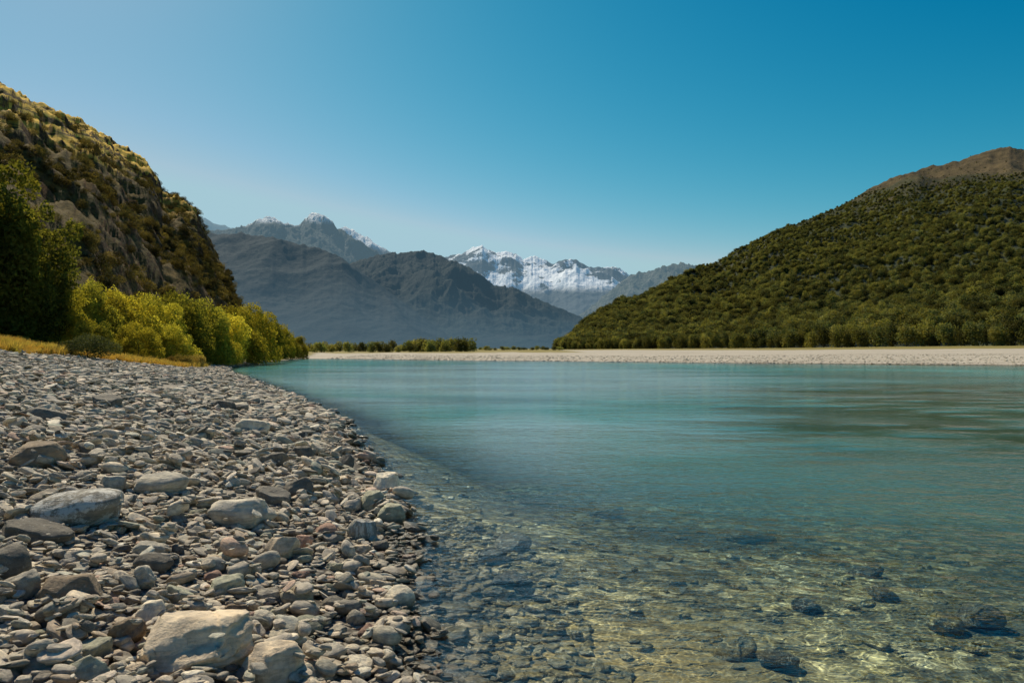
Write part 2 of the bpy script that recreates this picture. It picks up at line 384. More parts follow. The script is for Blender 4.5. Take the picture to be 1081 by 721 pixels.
def hill_z(R, px, u):
    i = np.interp(px, R['px'], np.arange(len(R['px']))); j = np.interp(u, R['u'], np.arange(len(R['u'])))
    i0 = np.clip(i.astype(int), 0, len(R['px'])-2); j0 = np.clip(j.astype(int), 0, len(R['u'])-2); fi, fj = i-i0, j-j0
    def g(A): return (A[i0, j0]*(1-fi)*(1-fj)+A[i0+1, j0]*fi*(1-fj)+A[i0, j0+1]*(1-fi)*fj+A[i0+1, j0+1]*fi*fj)
    return g(R['X']), g(R['T']), g(R['Z'])

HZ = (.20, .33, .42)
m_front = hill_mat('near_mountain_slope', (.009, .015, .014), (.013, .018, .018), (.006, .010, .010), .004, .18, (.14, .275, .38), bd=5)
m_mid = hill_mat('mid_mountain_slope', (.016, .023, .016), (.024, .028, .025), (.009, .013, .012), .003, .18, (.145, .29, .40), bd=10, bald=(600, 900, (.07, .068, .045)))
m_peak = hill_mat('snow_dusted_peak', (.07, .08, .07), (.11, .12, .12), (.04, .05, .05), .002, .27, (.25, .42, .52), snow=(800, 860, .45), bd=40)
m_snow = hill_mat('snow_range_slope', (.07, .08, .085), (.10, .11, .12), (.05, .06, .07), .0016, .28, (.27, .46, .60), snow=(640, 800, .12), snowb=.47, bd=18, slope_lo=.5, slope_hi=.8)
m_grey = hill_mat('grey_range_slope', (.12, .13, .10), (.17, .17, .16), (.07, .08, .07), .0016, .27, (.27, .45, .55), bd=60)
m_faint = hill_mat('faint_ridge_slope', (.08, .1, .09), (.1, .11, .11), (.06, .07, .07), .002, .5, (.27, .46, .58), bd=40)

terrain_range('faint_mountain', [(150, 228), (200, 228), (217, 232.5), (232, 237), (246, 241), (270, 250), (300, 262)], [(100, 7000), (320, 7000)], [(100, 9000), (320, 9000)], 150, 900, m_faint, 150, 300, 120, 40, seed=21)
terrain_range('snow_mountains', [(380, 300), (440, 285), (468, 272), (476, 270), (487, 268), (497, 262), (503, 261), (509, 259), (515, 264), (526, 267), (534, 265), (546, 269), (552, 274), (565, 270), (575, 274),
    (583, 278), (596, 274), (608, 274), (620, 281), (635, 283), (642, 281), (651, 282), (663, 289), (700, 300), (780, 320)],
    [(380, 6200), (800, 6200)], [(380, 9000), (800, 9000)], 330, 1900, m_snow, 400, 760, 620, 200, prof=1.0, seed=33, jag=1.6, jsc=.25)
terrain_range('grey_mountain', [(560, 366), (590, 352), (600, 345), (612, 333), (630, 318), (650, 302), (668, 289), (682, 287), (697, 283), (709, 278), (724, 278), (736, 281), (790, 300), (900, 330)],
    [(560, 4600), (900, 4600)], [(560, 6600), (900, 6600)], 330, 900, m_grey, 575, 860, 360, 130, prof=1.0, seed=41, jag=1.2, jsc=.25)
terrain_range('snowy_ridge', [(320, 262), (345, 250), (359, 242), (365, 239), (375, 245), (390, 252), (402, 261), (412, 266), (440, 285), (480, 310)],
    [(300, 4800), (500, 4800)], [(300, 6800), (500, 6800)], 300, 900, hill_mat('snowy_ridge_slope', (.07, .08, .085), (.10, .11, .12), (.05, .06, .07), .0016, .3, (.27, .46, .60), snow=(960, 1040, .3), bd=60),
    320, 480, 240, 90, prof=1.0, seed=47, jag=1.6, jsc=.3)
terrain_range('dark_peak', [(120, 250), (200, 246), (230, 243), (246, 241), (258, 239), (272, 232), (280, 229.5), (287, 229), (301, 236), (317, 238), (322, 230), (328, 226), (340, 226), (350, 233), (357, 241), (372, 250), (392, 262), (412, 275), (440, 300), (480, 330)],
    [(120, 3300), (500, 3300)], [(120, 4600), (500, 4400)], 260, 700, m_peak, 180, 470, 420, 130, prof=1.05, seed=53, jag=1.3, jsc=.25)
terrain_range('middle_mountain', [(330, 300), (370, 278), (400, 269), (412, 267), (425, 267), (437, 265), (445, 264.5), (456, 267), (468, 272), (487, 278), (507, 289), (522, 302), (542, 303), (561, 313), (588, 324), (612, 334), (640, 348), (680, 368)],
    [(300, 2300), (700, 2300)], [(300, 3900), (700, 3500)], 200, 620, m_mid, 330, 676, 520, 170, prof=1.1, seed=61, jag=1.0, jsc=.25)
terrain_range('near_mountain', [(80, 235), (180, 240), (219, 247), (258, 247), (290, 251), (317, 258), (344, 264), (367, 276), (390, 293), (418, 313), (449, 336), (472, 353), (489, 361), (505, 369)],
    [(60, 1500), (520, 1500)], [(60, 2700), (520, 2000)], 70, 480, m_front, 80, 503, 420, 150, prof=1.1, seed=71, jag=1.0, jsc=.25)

# right hill
m_rh = hill_mat('forest_hill_ground', (.05, .055, .02), (.07, .06, .035), (.03, .034, .012), .012, .02, (.25, .38, .42), bald=(215, 330, (.125, .088, .038)), bd=2)
RH = terrain_range('forest_hill', [(575, 372), (592, 369), (598, 366), (608, 356), (620, 343), (637, 330), (656, 320), (676, 317), (690, 308), (705, 298), (724, 288), (736, 284), (758, 278), (777, 266), (801, 254), (825, 242), (849, 234.5),
    (878, 222), (907, 207), (926, 195.5), (945, 187), (970, 178.5), (994, 175), (1018, 167), (1042, 160), (1066, 155), (1081, 158), (1130, 150), (1250, 122), (1450, 105)],
    [(575, 590), (597, 560), (700, 470), (800, 390), (900, 335), (1081, 275), (1500, 220)],
    [(575, 620), (600, 640), (640, 760), (680, 900), (740, 1150), (1081, 1250), (1500, 1150)], 34, 260, m_rh, 580, 1450, 520, 150, base=2.2, prof=1.25, seed=81, jag=.6, jsc=.1, fine=2)
# left hill
t = NT('rocky_hillside'); p = t.pos(); nz = t.sep(t.n('ShaderNodeNewGeometry').outputs['True Normal'], 2); zc = t.sep(p, 2); band = t.noise(t.map(p, (.03, .05, .30), (0, .55, 0)), 1, 6, .65)
n1 = t.noise(p, .03, 6, .6); n2 = t.noise(t.map(p, (1, 1, 2.2)), .16, 7, .7); n3 = t.noise(p, .9, 6, .75)
gold = t.mix(t.rng(n3, .35, .65), (.78, .47, .05), (.92, .60, .10))
scrub = t.mix(t.rng(n3, .35, .65), (.045, .036, .014), (.12, .085, .028))
rockc = t.mix(t.rng(n3, .35, .65), (.034, .02, .011), (.125, .07, .030))
c = t.mix(t.rng(t.math('ADD', t.math('MULTIPLY', band, .75), t.math('MULTIPLY', n2, .25)), .50, .58), gold, scrub)
c = t.mix(t.rng(t.math('ADD', zc, t.math('MULTIPLY', t.math('SUBTRACT', n1, .5), 60)), 50, 80, .96, 0), c, scrub)
c = t.mix(t.rng(t.math('ADD', nz, t.math('MULTIPLY', t.math('SUBTRACT', n2, .5), .6)), .36, .58, 1, 0), c, rockc)
m_lh = t.surf(t.pbsdf(c, .9, t.bump(t.math('ADD', n2, t.math('MULTIPLY', n3, .5)), .8, 1.2), .1))
LH = terrain_range('rocky_hill', [(-600, -40), (-300, 10), (-100, 45), (0, 86), (34, 106), (57, 115), (87, 127), (123, 150), (156, 170), (167, 189), (172, 202), (192, 209), (208, 223), (215, 241), (229, 269), (245, 296), (252, 318), (258, 336), (266, 366), (272, 372)],
    [(-600, 60), (0, 85), (100, 110), (200, 160), (262, 215), (272, 225)], [(-600, 330), (0, 340), (150, 330), (215, 300), (272, 260)], 19, 55, m_lh, -560, 271, 620, 210, base=3.0, prof=.82, seed=95, jag=1.4, jsc=.25, fine=3.2)

# ------------------------------------------------------------------ ground sheet and water
def polar(rmin, rmax, nr, na, amax, oy=-2.5):
    r = np.exp(np.linspace(math.log(rmin), math.log(rmax), nr)); a = np.linspace(-amax, amax, na)
    return (r[None, :]*np.sin(a)[:, None]), (r[None, :]*np.cos(a)[:, None]+oy)
X, Y = polar(.6, 22000, 640, 640, math.radians(88))
Z = H(X, np.minimum(Y, 900))
ground_me = mesh_from('ground', np.stack([X, Y, Z], 2).reshape(-1, 3), grid_faces(640, 640))
s_ = shore_dist(X, Y).reshape(X.shape)
far_ = np.clip((Y-far_edge(X)+6)/4, 0, 1)
edge_n = fbm(X*.12, Y*.12, 5, 4)
d_edge = np.interp(Y, [0, 24, 32, 40, 55, 75, 100, 180], [60, 15, 11.5, 9.5, 3.6, 1.5, 1.2, 1.0])
g_ = np.clip((s_-d_edge-edge_n*1.5)/1.2, 0, 1)*np.clip((Y-19)/4, 0, 1)
g_ = np.maximum(g_, np.clip((Y-260-60*edge_n-np.clip(CX+X/np.maximum(Y, 1)*F-600, 0, 300)*-.0)/25, 0, 1)*(X < 30))
pxg = CX+X/np.maximum(Y, 1)*F
g_ = np.maximum(g_, np.clip((Y-np.interp(pxg, [560, 597, 700, 800, 900, 1081, 1500], [400, 430, 330, 270, 235, 195, 170])+10*edge_n)/12, 0, 1)*(pxg > 560)*(Y > 100))
sand_ = .62*np.clip(1.25*np.exp(-((X-.75)/1.25)**2-((Y-4.7)/1.35)**2), 0, 1)
for nm, arr in (('grass', g_), ('far', far_*(1-np.clip(s_/3, 0, 1))), ('sand', sand_)):
    at_ = ground_me.attributes.new(nm, 'FLOAT', 'POINT'); at_.data.foreach_set('value', arr.ravel().astype(np.float32))
tag(obj('ground', ground_me, ground_mat()), kind='structure')
Xw, Yw = polar(.6, 420, 420, 420, math.radians(88))
sw = -shore_dist(Xw, Yw); fw = far_edge(Xw).ravel()-Yw.ravel()
dep = np.minimum(depth_fn(sw, Xw.ravel(), Yw.ravel()), np.clip(fw*.06, 0, 3))
dep = dep + .25*np.clip(dep-.3, 0, 1)*fbm(Xw.ravel()*.25, Yw.ravel()*.25, 77, 4)
dep = np.clip(dep, 0, None)
murk = np.clip(1-np.exp(-np.clip(dep-.40, 0, None)*1.55), 0, .93)
tint = np.exp(-dep[:, None]*np.array([.42, .10, .20]))
shal = np.exp(-np.clip(dep-.4, 0, None)*1.0)[:, None]
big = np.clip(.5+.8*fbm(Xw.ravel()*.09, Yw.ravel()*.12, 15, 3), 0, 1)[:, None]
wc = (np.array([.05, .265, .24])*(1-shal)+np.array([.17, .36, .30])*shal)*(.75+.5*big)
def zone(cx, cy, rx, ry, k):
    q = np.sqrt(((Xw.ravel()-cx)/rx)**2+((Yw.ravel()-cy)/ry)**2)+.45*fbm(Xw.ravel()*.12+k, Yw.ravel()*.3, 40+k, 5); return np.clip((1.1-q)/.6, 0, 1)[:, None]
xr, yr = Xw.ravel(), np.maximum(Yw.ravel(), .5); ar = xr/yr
zw1 = (np.clip((ar-.10-.12*fbm(xr*.15, yr*.2, 66, 4))/.36, 0, 1)*np.exp(-(np.abs(np.log(yr/23))/.62)**3.5)*(.85+.5*fbm(xr*.12, yr*.35, 61, 5)+.9*fbm(xr*.5, yr*1.3, 63, 4))).clip(0, 1)[:, None]; zw = zw1; wc = wc*(1-zw*.8)+np.array([.035, .055, .026])*zw*.8  # dark band: the forest hill's reflection painted into the water colour
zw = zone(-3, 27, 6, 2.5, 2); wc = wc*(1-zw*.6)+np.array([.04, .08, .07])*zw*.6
zw = zone(0, 62, 22, 48, 3); wc = wc*(1-zw*.8)+np.array([.33, .48, .49])*zw*.8  # pale area: brightness of the reflected sky painted into the body colour
zw = zone(.25, 15, 1.9, 8, 5); wc = wc*(1-zw*.5)+np.array([.33, .47, .47])*zw*.5  # pale streak painted in nearer by, for the sheen of the low sky
wme = mesh_from('river_water', np.stack([Xw, Yw, Xw*0], 2).reshape(-1, 3), grid_faces(420, 420))
a_ = wme.attributes.new('murk', 'FLOAT', 'POINT'); a_.data.foreach_set('value', murk.astype(np.float32))
calm = np.zeros(len(murk))+zw1[:, 0]
a_ = wme.attributes.new('calm', 'FLOAT', 'POINT'); a_.data.foreach_set('value', calm.astype(np.float32))
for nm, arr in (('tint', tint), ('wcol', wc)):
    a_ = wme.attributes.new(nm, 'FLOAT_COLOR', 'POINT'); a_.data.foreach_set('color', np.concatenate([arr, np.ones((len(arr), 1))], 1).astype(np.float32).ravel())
tag(obj('river_water', wme, water_mat()), kind='structure')

# ------------------------------------------------------------------ stones
def rock_mesh(name, seed, sub, shape):
    r = random.Random(seed); bm = bmesh.new(); bmesh.ops.create_icosphere(bm, subdivisions=sub, radius=1.0)
    b, c = {'flat': (r.uniform(.55, .85), r.uniform(.2, .32)), 'rounded': (r.uniform(.6, .85), r.uniform(.38, .55)), 'angular': (r.uniform(.55, .8), r.uniform(.36, .55))}[shape]
    npl = {'flat': 10, 'rounded': 6, 'angular': 12}[shape]; pl = []
    for k in range(npl):
        n = Vector((r.gauss(0, 1), r.gauss(0, 1), r.gauss(0, .55))).normalized()
        pl.append((n, r.uniform(.62, .9) if shape != 'rounded' else r.uniform(.8, .97)))
    if shape != 'rounded':
        pl.append((Vector((r.uniform(-.25, .25), r.uniform(-.25, .25), 1)).normalized(), r.uniform(.5, .75)))
        pl.append((Vector((r.uniform(-.2, .2), r.uniform(-.2, .2), -1)).normalized(), r.uniform(.5, .75)))
    o = Vector((seed*3.7, seed*1.3, 5)); soft = .97 if shape != 'rounded' else .75
    for v in bm.verts:
        p = v.co.copy()
        p *= 1+.22*mn.noise(p*.9+o)
        for n, d in pl:
            q = p.dot(n)
            if q > d: p -= n*(q-d)*soft
        k = .05 if shape == 'rounded' else .085
        p += v.co*(k*mn.noise(p*2.6+o)+k*.45*mn.noise(p*6+o))
        if sub > 3: p += v.co*(k*.28*mn.noise(p*14+o))
        if shape != 'rounded':
            st = .16; f = p.z/st; p.z = p.z*.6+.4*st*(math.floor(f)+min(1, (f-math.floor(f))*2.2))
        v.co = Vector((p.x, p.y*b, p.z*c))
    for e in bm.edges:
        if len(e.link_faces) == 2 and e.calc_face_angle(0) > (.42 if sub > 3 else .5): e.smooth = False
    me = bpy.data.meshes.new(name); bm.to_mesh(me); bm.free()
    me.polygons.foreach_set('use_smooth', [True]*len(me.polygons)); me.update()
    zz = [v.co.z for v in me.vertices]; me['half'] = (max(zz)-min(zz))/2
    return me
SH = ['flat', 'rounded', 'angular']
HI = {s: [rock_mesh('stone', 100+i*3+k, 4, s) for i in range(5)] for k, s in enumerate(SH)}
LO_shapes = ['flat']*7+['rounded']*1+['angular']*6
LO = [rock_mesh('pebble', 300+i, 3, s) for i, s in enumerate(LO_shapes)]
LO2 = [rock_mesh('grit', 500+i, 2, s) for i, s in enumerate(LO_shapes)]

# a height map that stones are laid onto one after another
GX0, GY0, GR = -17.0, 1.2, .025; GNX, GNY = int(22/GR), int(19/GR)
gx = GX0+np.arange(GNX)*GR; gy = GY0+np.arange(GNY)*GR
HM = H(gx[:, None], gy[None, :]).astype(np.float32); HM0 = HM.copy(); BIGM = np.zeros(HM.shape, bool)
def lay_stone(x, y, a, b, c, rz, sink=.25, maxpile=.3, pct=55):
    i, j = int((x-GX0)/GR), int((y-GY0)/GR); k = max(1, int(a/GR))
    if i-k < 0 or j-k < 0 or i+k+1 >= GNX or j+k+1 >= GNY: return None
    sub = HM[i-k:i+k+1, j-k:j+k+1]; q = np.arange(-k, k+1)*GR
    ux = q[:, None]*math.cos(rz)+q[None, :]*math.sin(rz); uy = -q[:, None]*math.sin(rz)+q[None, :]*math.cos(rz)
    r2 = (ux/a)**2+(uy/b)**2; m = r2 < .8
    if m.sum() < 2: m = r2 <= r2.min()+1e-9
    if maxpile < 5 and BIGM[i-k:i+k+1, j-k:j+k+1][m].mean() > .35: return None
    base = np.percentile(sub[m], pct)
    if maxpile > 5: BIGM[i-k:i+k+1, j-k:j+k+1] |= (r2 < .75)
    if base-HM0[i, j] > maxpile: return None
    # slope of what it rests on
    if k > 1:
        A = sub[m]; xx = np.broadcast_to(q[:, None], sub.shape)[m]; yy = np.broadcast_to(q[None, :], sub.shape)[m]
        sx = float(np.clip(((A-A.mean())*xx).sum()/max((xx*xx).sum(), 1e-6), -.6, .6)); sy = float(np.clip(((A-A.mean())*yy).sum()/max((yy*yy).sum(), 1e-6), -.6, .6))
    else: sx = sy = 0
    zc = base+c*(1-2*sink)
    top = np.where(r2 < 1, zc+c*.85*np.sqrt(np.clip(1-r2, 0, 1)), -9)
    HM[i-k:i+k+1, j-k:j+k+1] = np.maximum(sub, top)
    return zc, sx, sy
from mathutils import Euler, Matrix
def tilt_euler(rz, sx, sy, jit):
    n = Vector((-sx+random.gauss(0, jit), -sy+abs(random.gauss(0, jit*.5))+random.gauss(0, jit), 1)).normalized()
    q = Vector((0, 0, 1)).rotation_difference(n)
    return (q.to_matrix() @ Matrix.Rotation(rz, 3, 'Z')).to_euler()
def sand_mask(px, py):   # bare sandy patches where few stones lie
    return math.exp(-(((px-182)/38)**2+((py-408)/9)**2)) + .8*math.exp(-(((px-375)/16)**2+((py-478)/26)**2))
def proj(x, y, z): return CX+x/y*F, HY+(CZ-z)/y*F

buckets = {'grit': [], 'stones': []}
def scatter(n, ylo, yhi, slo, shi, smin, smax, which, power=2.2, maxpile=.2, sink=.3, jit=.14):
    cnt = 0
    for _ in range(n):
        y = ylo*(yhi/ylo)**random.random() if ylo > 0 else random.uniform(ylo, yhi)
        xs = float(np.interp(y, _ys, _xs)); x = xs-random.uniform(slo, shi)
        lim = -(1.05*y+1.2)
        if x < lim: continue
        if x > .8*y+1: continue
        a = smin+(smax-smin)*random.random()**power
        px, py = proj(x, y, .4)
        if random.random() < sand_mask(px, py)*.95 and a > .03: continue
        k = random.randrange(14); me = LO[k]; b = a*.75; c = a*me['half']
        rz = random.gauss(.1, .75)
        res = lay_stone(x, y, a, b, c, rz, sink, maxpile)
        if res is None: continue
        e = tilt_euler(rz, res[1]*.8, res[2]*.8, jit)
        buckets[which].append((x, y, res[0], e.x, e.y, e.z, a*random.uniform(.85, 1.1), a*random.uniform(.8, 1.15), a*random.uniform(.55, 1.15), k))
scatter(9000, 2.4, 9, -1.2, 9, .018, .04, 'grit', 1.2)
scatter(7000, 2.4, 19, -.5, 15, .04, .10, 'stones', 1.5)
scatter(7000, 8, 19, -.3, 15, .06, .17, 'stones', 1.8, .3, .3, .24)
scatter(1500, 2.4, 10, -.2, 9, .07, .15, 'stones', 1.3, .3, .25, .38)
scatter(5200, 2.4, 9, -.3, 8, .03, .075, 'stones', 1.5)

# --- the stones one can tell apart
PLACED = []; HERO = []   # filled as (px, py, short name)
GROUP = 'stones strewn over the river bank'
def place_rock(px, py, wpx, hpx, colour, shape, label, name='stone', zoff=0.0, rz=None, k=None, tilt=None, group=GROUP, land=None, lift=0.0):
    x, y, z = at(px, py+hpx*.25)
    a = wpx/F*y/2*1.06
    me = HI[shape][(k if k is not None else random.randrange(5)) % len(HI[shape])]
    c = hpx/F*y/2*1.15
    rz = random.uniform(-.4, .4) if rz is None else rz
    d = .8*a
    res = lay_stone(x, y, a, d, c, rz, .22, 9, 30)
    zc = res[0] if res else z+c*.4
    zc = min(zc, z+c*.5); PLACED.append((px, py, wpx))
    if name == 'submerged_stone': zc = min(zc, -c-.05)
    o = obj(name, me, M_ROCK[colour])
    o.location = (x, y, zc+lift); o.scale = (a, a*random.uniform(.9, 1.15), c/me['half'])
    o.rotation_euler = tilt if tilt else tilt_euler(rz, 0, 0, .15 if land is None else .05)
    if tilt is None and rz is not None: pass
    o.material_slots[0].link = 'OBJECT'; o.material_slots[0].material = M_ROCK[colour]
    cat = 'boulder' if name == 'boulder' else 'stone'
    tag(o, label, cat, group)
    if land: HERO.append((px, py, land))
    return o
P = place_rock
P(10, 600, 44, 40, 'dark grey', 'rounded', 'dark rounded boulder cut off by the left edge of the photo', 'boulder', land='the dark boulder at the left edge')
P(85, 541, 84, 40, 'speckled', 'rounded', 'grey boulder covered in white lichen speckles near the left edge', 'boulder', rz=.1, land='the white speckled boulder')
P(38, 566, 84, 20, 'dark grey', 'flat', 'long dark slab wedged below the white speckled boulder', rz=.1)
P(168, 514, 51, 24, 'grey', 'rounded', 'smooth grey oval stone lying right of the speckled boulder', rz=.05, k=1, land='the smooth grey oval stone')
P(257, 545, 70, 28, 'grey', 'angular', 'long layered grey slab with square ends in the middle of the stones', 'boulder', rz=.12, land='the long layered slab')
P(406, 518, 32, 30, 'pale', 'angular', 'pale upright rock at the water edge beside a greenish block', 'boulder', rz=.6, land='the pale upright rock')
P(392, 533, 30, 24, 'greenish', 'angular', 'weathered green grey rock touching the pale upright rock')
P(411, 546, 34, 24, 'greenish', 'angular', 'greenish block of rock with its foot in the water', 'boulder', rz=-.5)
P(384, 562, 32, 24, 'speckled', 'angular', 'pitted grey rock just below the greenish waterside block', rz=.5)
P(422, 636, 32, 28, 'pale', 'rounded', 'pale pinkish rounded stone with one point at the waterline', k=2, land='the pale pinkish waterline stone')
P(9, 650, 34, 16, 'grey', 'flat', 'flat grey stone at the left edge below the tilted light slab')
P(22, 622, 50, 24, 'grey', 'flat', 'light grey slab tilted up against the left edge', tilt=(.35, -.45, .2))
P(36, 484, 56, 28, 'brown', 'angular', 'dark brown wedge shaped rock on the left side of the bank', 'boulder', rz=0, land='the dark brown wedge')
P(78, 628, 74, 34, 'brown', 'angular', 'brown shaded rock with a sloping top left of the standing stones', 'boulder', rz=-.25, land='the brown shaded rock')
P(300, 580, 33, 22, 'tan', 'angular', 'blocky tan stone below the long layered slab', rz=.1)
P(345, 563, 24, 17, 'reddish', 'rounded', 'rounded red brown stone right of the long layered slab')
P(322, 574, 22, 14, 'reddish', 'flat', 'flat reddish stone touching the blocky tan stone')
P(225, 610, 19, 13, 'reddish', 'rounded', 'small brick red pebble lying above the big tan boulder')
P(157, 582, 36, 15, 'grey', 'flat', 'flat grey stone balanced on a darker round stone')
P(162, 596, 36, 22, 'dark grey', 'rounded', 'darker round stone carrying a flat grey stone')
P(150, 613, 26, 26, 'grey', 'flat', 'thin grey stone standing on edge above the quartz stone', tilt=(.5, .9, .3))
P(188, 632, 44, 18, 'greenish', 'flat', 'flat greenish stone above the big tan boulder')
P(238, 622, 38, 20, 'greenish', 'flat', 'greenish slab sloping up to the right above the big tan boulder', tilt=(.3, -.25, .3))
P(157, 650, 34, 26, 'pale', 'angular', 'white quartz crusted stone at the corner of the big tan boulder')
P(135, 672, 36, 36, 'brown', 'flat', 'rust streaked slab leaning against the big tan boulder', tilt=(.9, .2, .7))
def ledge_boulder():
    bm = bmesh.new(); bmesh.ops.create_icosphere(bm, subdivisions=5, radius=1.0); o = Vector((4.1, 7.7, 2.3))
    pl = [((-.12, -.42, 1), .42), ((.10, .25, 1), .50), ((.75, -.25, .55), .66), ((-.8, -.1, .45), .68), ((-.55, -.8, -.12), .70), ((.25, -.95, -.28), .62), ((.8, -.55, -.1), .74), ((0, .9, .2), .7), ((.95, .3, -.1), .8), ((-.3, -.75, .62), .62)]
    for v in bm.verts:
        p = v.co.copy()*(1+.16*mn.noise(v.co*1.1+o))
        for n, d in pl:
            n = Vector(n).normalized(); q = p.dot(n)
            if q > d: p -= n*(q-d)*.96
        f = p.y+.30+.35*p.x*p.x-.25*p.x+.10*mn.noise(p*3+o)      # a slab broken off along the front
        if p.z > -.1: p.z -= .20*max(0, min(1, (-f)/.05))*max(0, min(1, (p.z+.1)/.2))
        g = abs(p.x-.32+.35*p.y+.06*mn.noise(p*5+o))             # crack
        if g < .045 and p.z > 0: p.z -= .07*(1-g/.045)
        lay = math.floor(p.z/.11); p.x += .035*math.sin(lay*2.3); p.y += .03*math.sin(lay*4.1)
        p += v.co*(.035*mn.noise(p*3.5+o)+.018*mn.noise(p*9+o)+.008*mn.noise(p*22+o))
        v.co = Vector((p.x, p.y*.85, p.z*.62))
    for e in bm.edges:
        if len(e.link_faces) == 2 and e.calc_face_angle(0) > .42: e.smooth = False
    me = bpy.data.meshes.new('ledge_boulder'); bm.to_mesh(me); bm.free()
    me.polygons.foreach_set('use_smooth', [True]*len(me.polygons)); zz = [v.co.z for v in me.vertices]; me['half'] = (max(zz)-min(zz))/2
    return me
HI['ledge'] = [ledge_boulder()]
P(207, 684, 128, 74, 'tan', 'ledge', 'largest tan boulder with a cracked ledge at the bottom of the bank', 'boulder', rz=.1, k=0, tilt=(.08, -.06, .12), land='the big tan boulder')
P(284, 708, 66, 44, 'tan', 'angular', 'second tan boulder cut off by the bottom edge of the photo', 'boulder', rz=.4, k=3, land='the second tan boulder')
P(276, 657, 28, 22, 'pale', 'rounded', 'light rounded stone right of the big tan boulder')
P(325, 661, 30, 16, 'greenish', 'rounded', 'green tinted oval stone between the tan boulders and the water')
P(400, 620, 32, 13, 'tan', 'flat', 'flat buff stone just left of the pinkish waterline stone')
P(418, 660, 28, 14, 'tan', 'flat', 'flat buff stone just below the pinkish waterline stone')
P(265, 452, 36, 15, 'pale', 'flat', 'pale flat slab in the upper middle of the bank', k=2, land='the pale flat slab')
P(213, 460, 19, 14, 'dark grey', 'angular', 'small near black block left of the pale flat slab')
P(236, 429, 22, 10, 'dark grey', 'flat', 'near black flat stone above the pale flat slab')
P(112, 425, 34, 10, 'dark grey', 'flat', 'dark slab lying in the upper left of the bank')
P(55, 440, 44, 12, 'dark grey', 'flat', 'dark slab lying above the dark brown wedge')
P(290, 490, 30, 20, 'dark grey', 'angular', 'dark cornered rock above the long layered slab')
P(320, 480, 24, 16, 'dark grey', 'angular', 'dark rock halfway between the pale flat slab and the water')
P(312, 520, 34, 22, 'dark grey', 'angular', 'pair of dark cornered rocks seen as one by the waterside')
P(290, 527, 44, 14, 'dark grey', 'flat', 'long dark slab pointing down to the waterside rocks', tilt=(.1, .35, .1))
P(365, 490, 18, 14, 'dark grey', 'angular', 'dark stone at the end of the sandy water edge')
P(378, 458, 8, 7, 'pale', 'rounded', 'single white stone out in the shallows off the bank')
P(120, 512, 30, 16, 'grey', 'flat', 'flat grey stone between the speckled boulder and the oval stone')
P(265, 605, 26, 14, 'grey', 'flat', 'flat grey stone below the blocky tan stone')
P(92, 690, 60, 18, 'greenish', 'flat', 'greenish flat slab at the bottom left of the photo', tilt=(.15, -.3, .2), land='the bottom left greenish slab')
P(30, 700, 60, 24, 'grey', 'angular', 'grey jagged stone in the bottom left corner')
P(85, 712, 56, 26, 'greenish', 'angular', 'green grey jagged stone cut off by the bottom edge')
P(73, 672, 40, 18, 'grey', 'flat', 'flat grey stone above the bottom left greenish slab')
P(345, 690, 36, 16, 'grey', 'rounded', 'long grey stone right of the second tan boulder')
P(380, 705, 36, 14, 'pale', 'flat', 'pale flat stone on the bottom edge by the water')
P(353, 640, 30, 18, 'dark grey', 'rounded', 'dark rounded stone amid pebbles near the water edge')
P(375, 654, 20, 18, 'grey', 'rounded', 'grey rounded cobble near the pinkish waterline stone')
P(245, 705, 20, 16, 'grey', 'rounded', 'grey cobble caught between the two tan boulders')
n_hero = len(HERO)

# the submerged ones
SUBG = 'stones lying under the clear shallow water'
for (px, py, w, h, col, sh, lab) in [
    (468, 632, 62, 36, 'greenish', 'rounded', 'largest greenish boulder under water beside the pinkish stone'),
    (540, 576, 42, 18, 'dark grey', 'rounded', 'dark submerged stone, upper one of the pair out from the bank'),
    (518, 588, 30, 16, 'dark grey', 'rounded', 'small submerged stone left of the upper dark pair'),
    (541, 615, 40, 24, 'dark grey', 'rounded', 'dark submerged stone, lower one of the pair out from the bank'),
    (524, 628, 26, 16, 'greenish', 'rounded', 'submerged greenish stone left of the lower dark stone'),
    (438, 655, 40, 14, 'greenish', 'flat', 'flat submerged stone beside the waterline gravel'),
    (436, 680, 30, 16, 'brown', 'rounded', 'brown submerged stone with a rust top near the bottom edge'),
    (475, 672, 56, 14, 'greenish', 'flat', 'long flat submerged slab below the large greenish boulder'),
    (452, 600, 40, 12, 'greenish', 'flat', 'flat submerged slab just above the pinkish stone'),
    (500, 560, 22, 9, 'dark grey', 'flat', 'small dark submerged stone above the dark pair'),
    (776, 688, 44, 18, 'brown', 'rounded', 'yellow brown submerged boulder at the bottom of the river view'),
    (822, 698, 40, 18, 'dark grey', 'rounded', 'dark submerged boulder right of the yellow brown one'),
    (1034, 655, 46, 26, 'dark grey', 'rounded', 'large dark submerged boulder near the right edge'),
    (998, 660, 38, 22, 'brown', 'rounded', 'brown submerged boulder left of the large dark one'),
    (640, 543, 44, 10, 'dark grey', 'flat', 'dark submerged slab in the middle of the river view'),
    (790, 568, 60, 12, 'dark grey', 'flat', 'long dark submerged slab right of the middle'),
    (850, 640, 30, 14, 'dark grey', 'rounded', 'dark submerged stone midway to the right edge'),
    (932, 628, 34, 14, 'dark grey', 'rounded', 'dark submerged stone above the brown submerged boulder'),
    (915, 605, 36, 10, 'dark grey', 'flat', 'dark flat submerged stone out in the greener water'),
    (590, 668, 16, 12, 'dark grey', 'rounded', 'small black submerged cobble amid the light ripples')]:
    P(px, py, w, h, col, sh, lab, name='submerged_stone', group=SUBG)

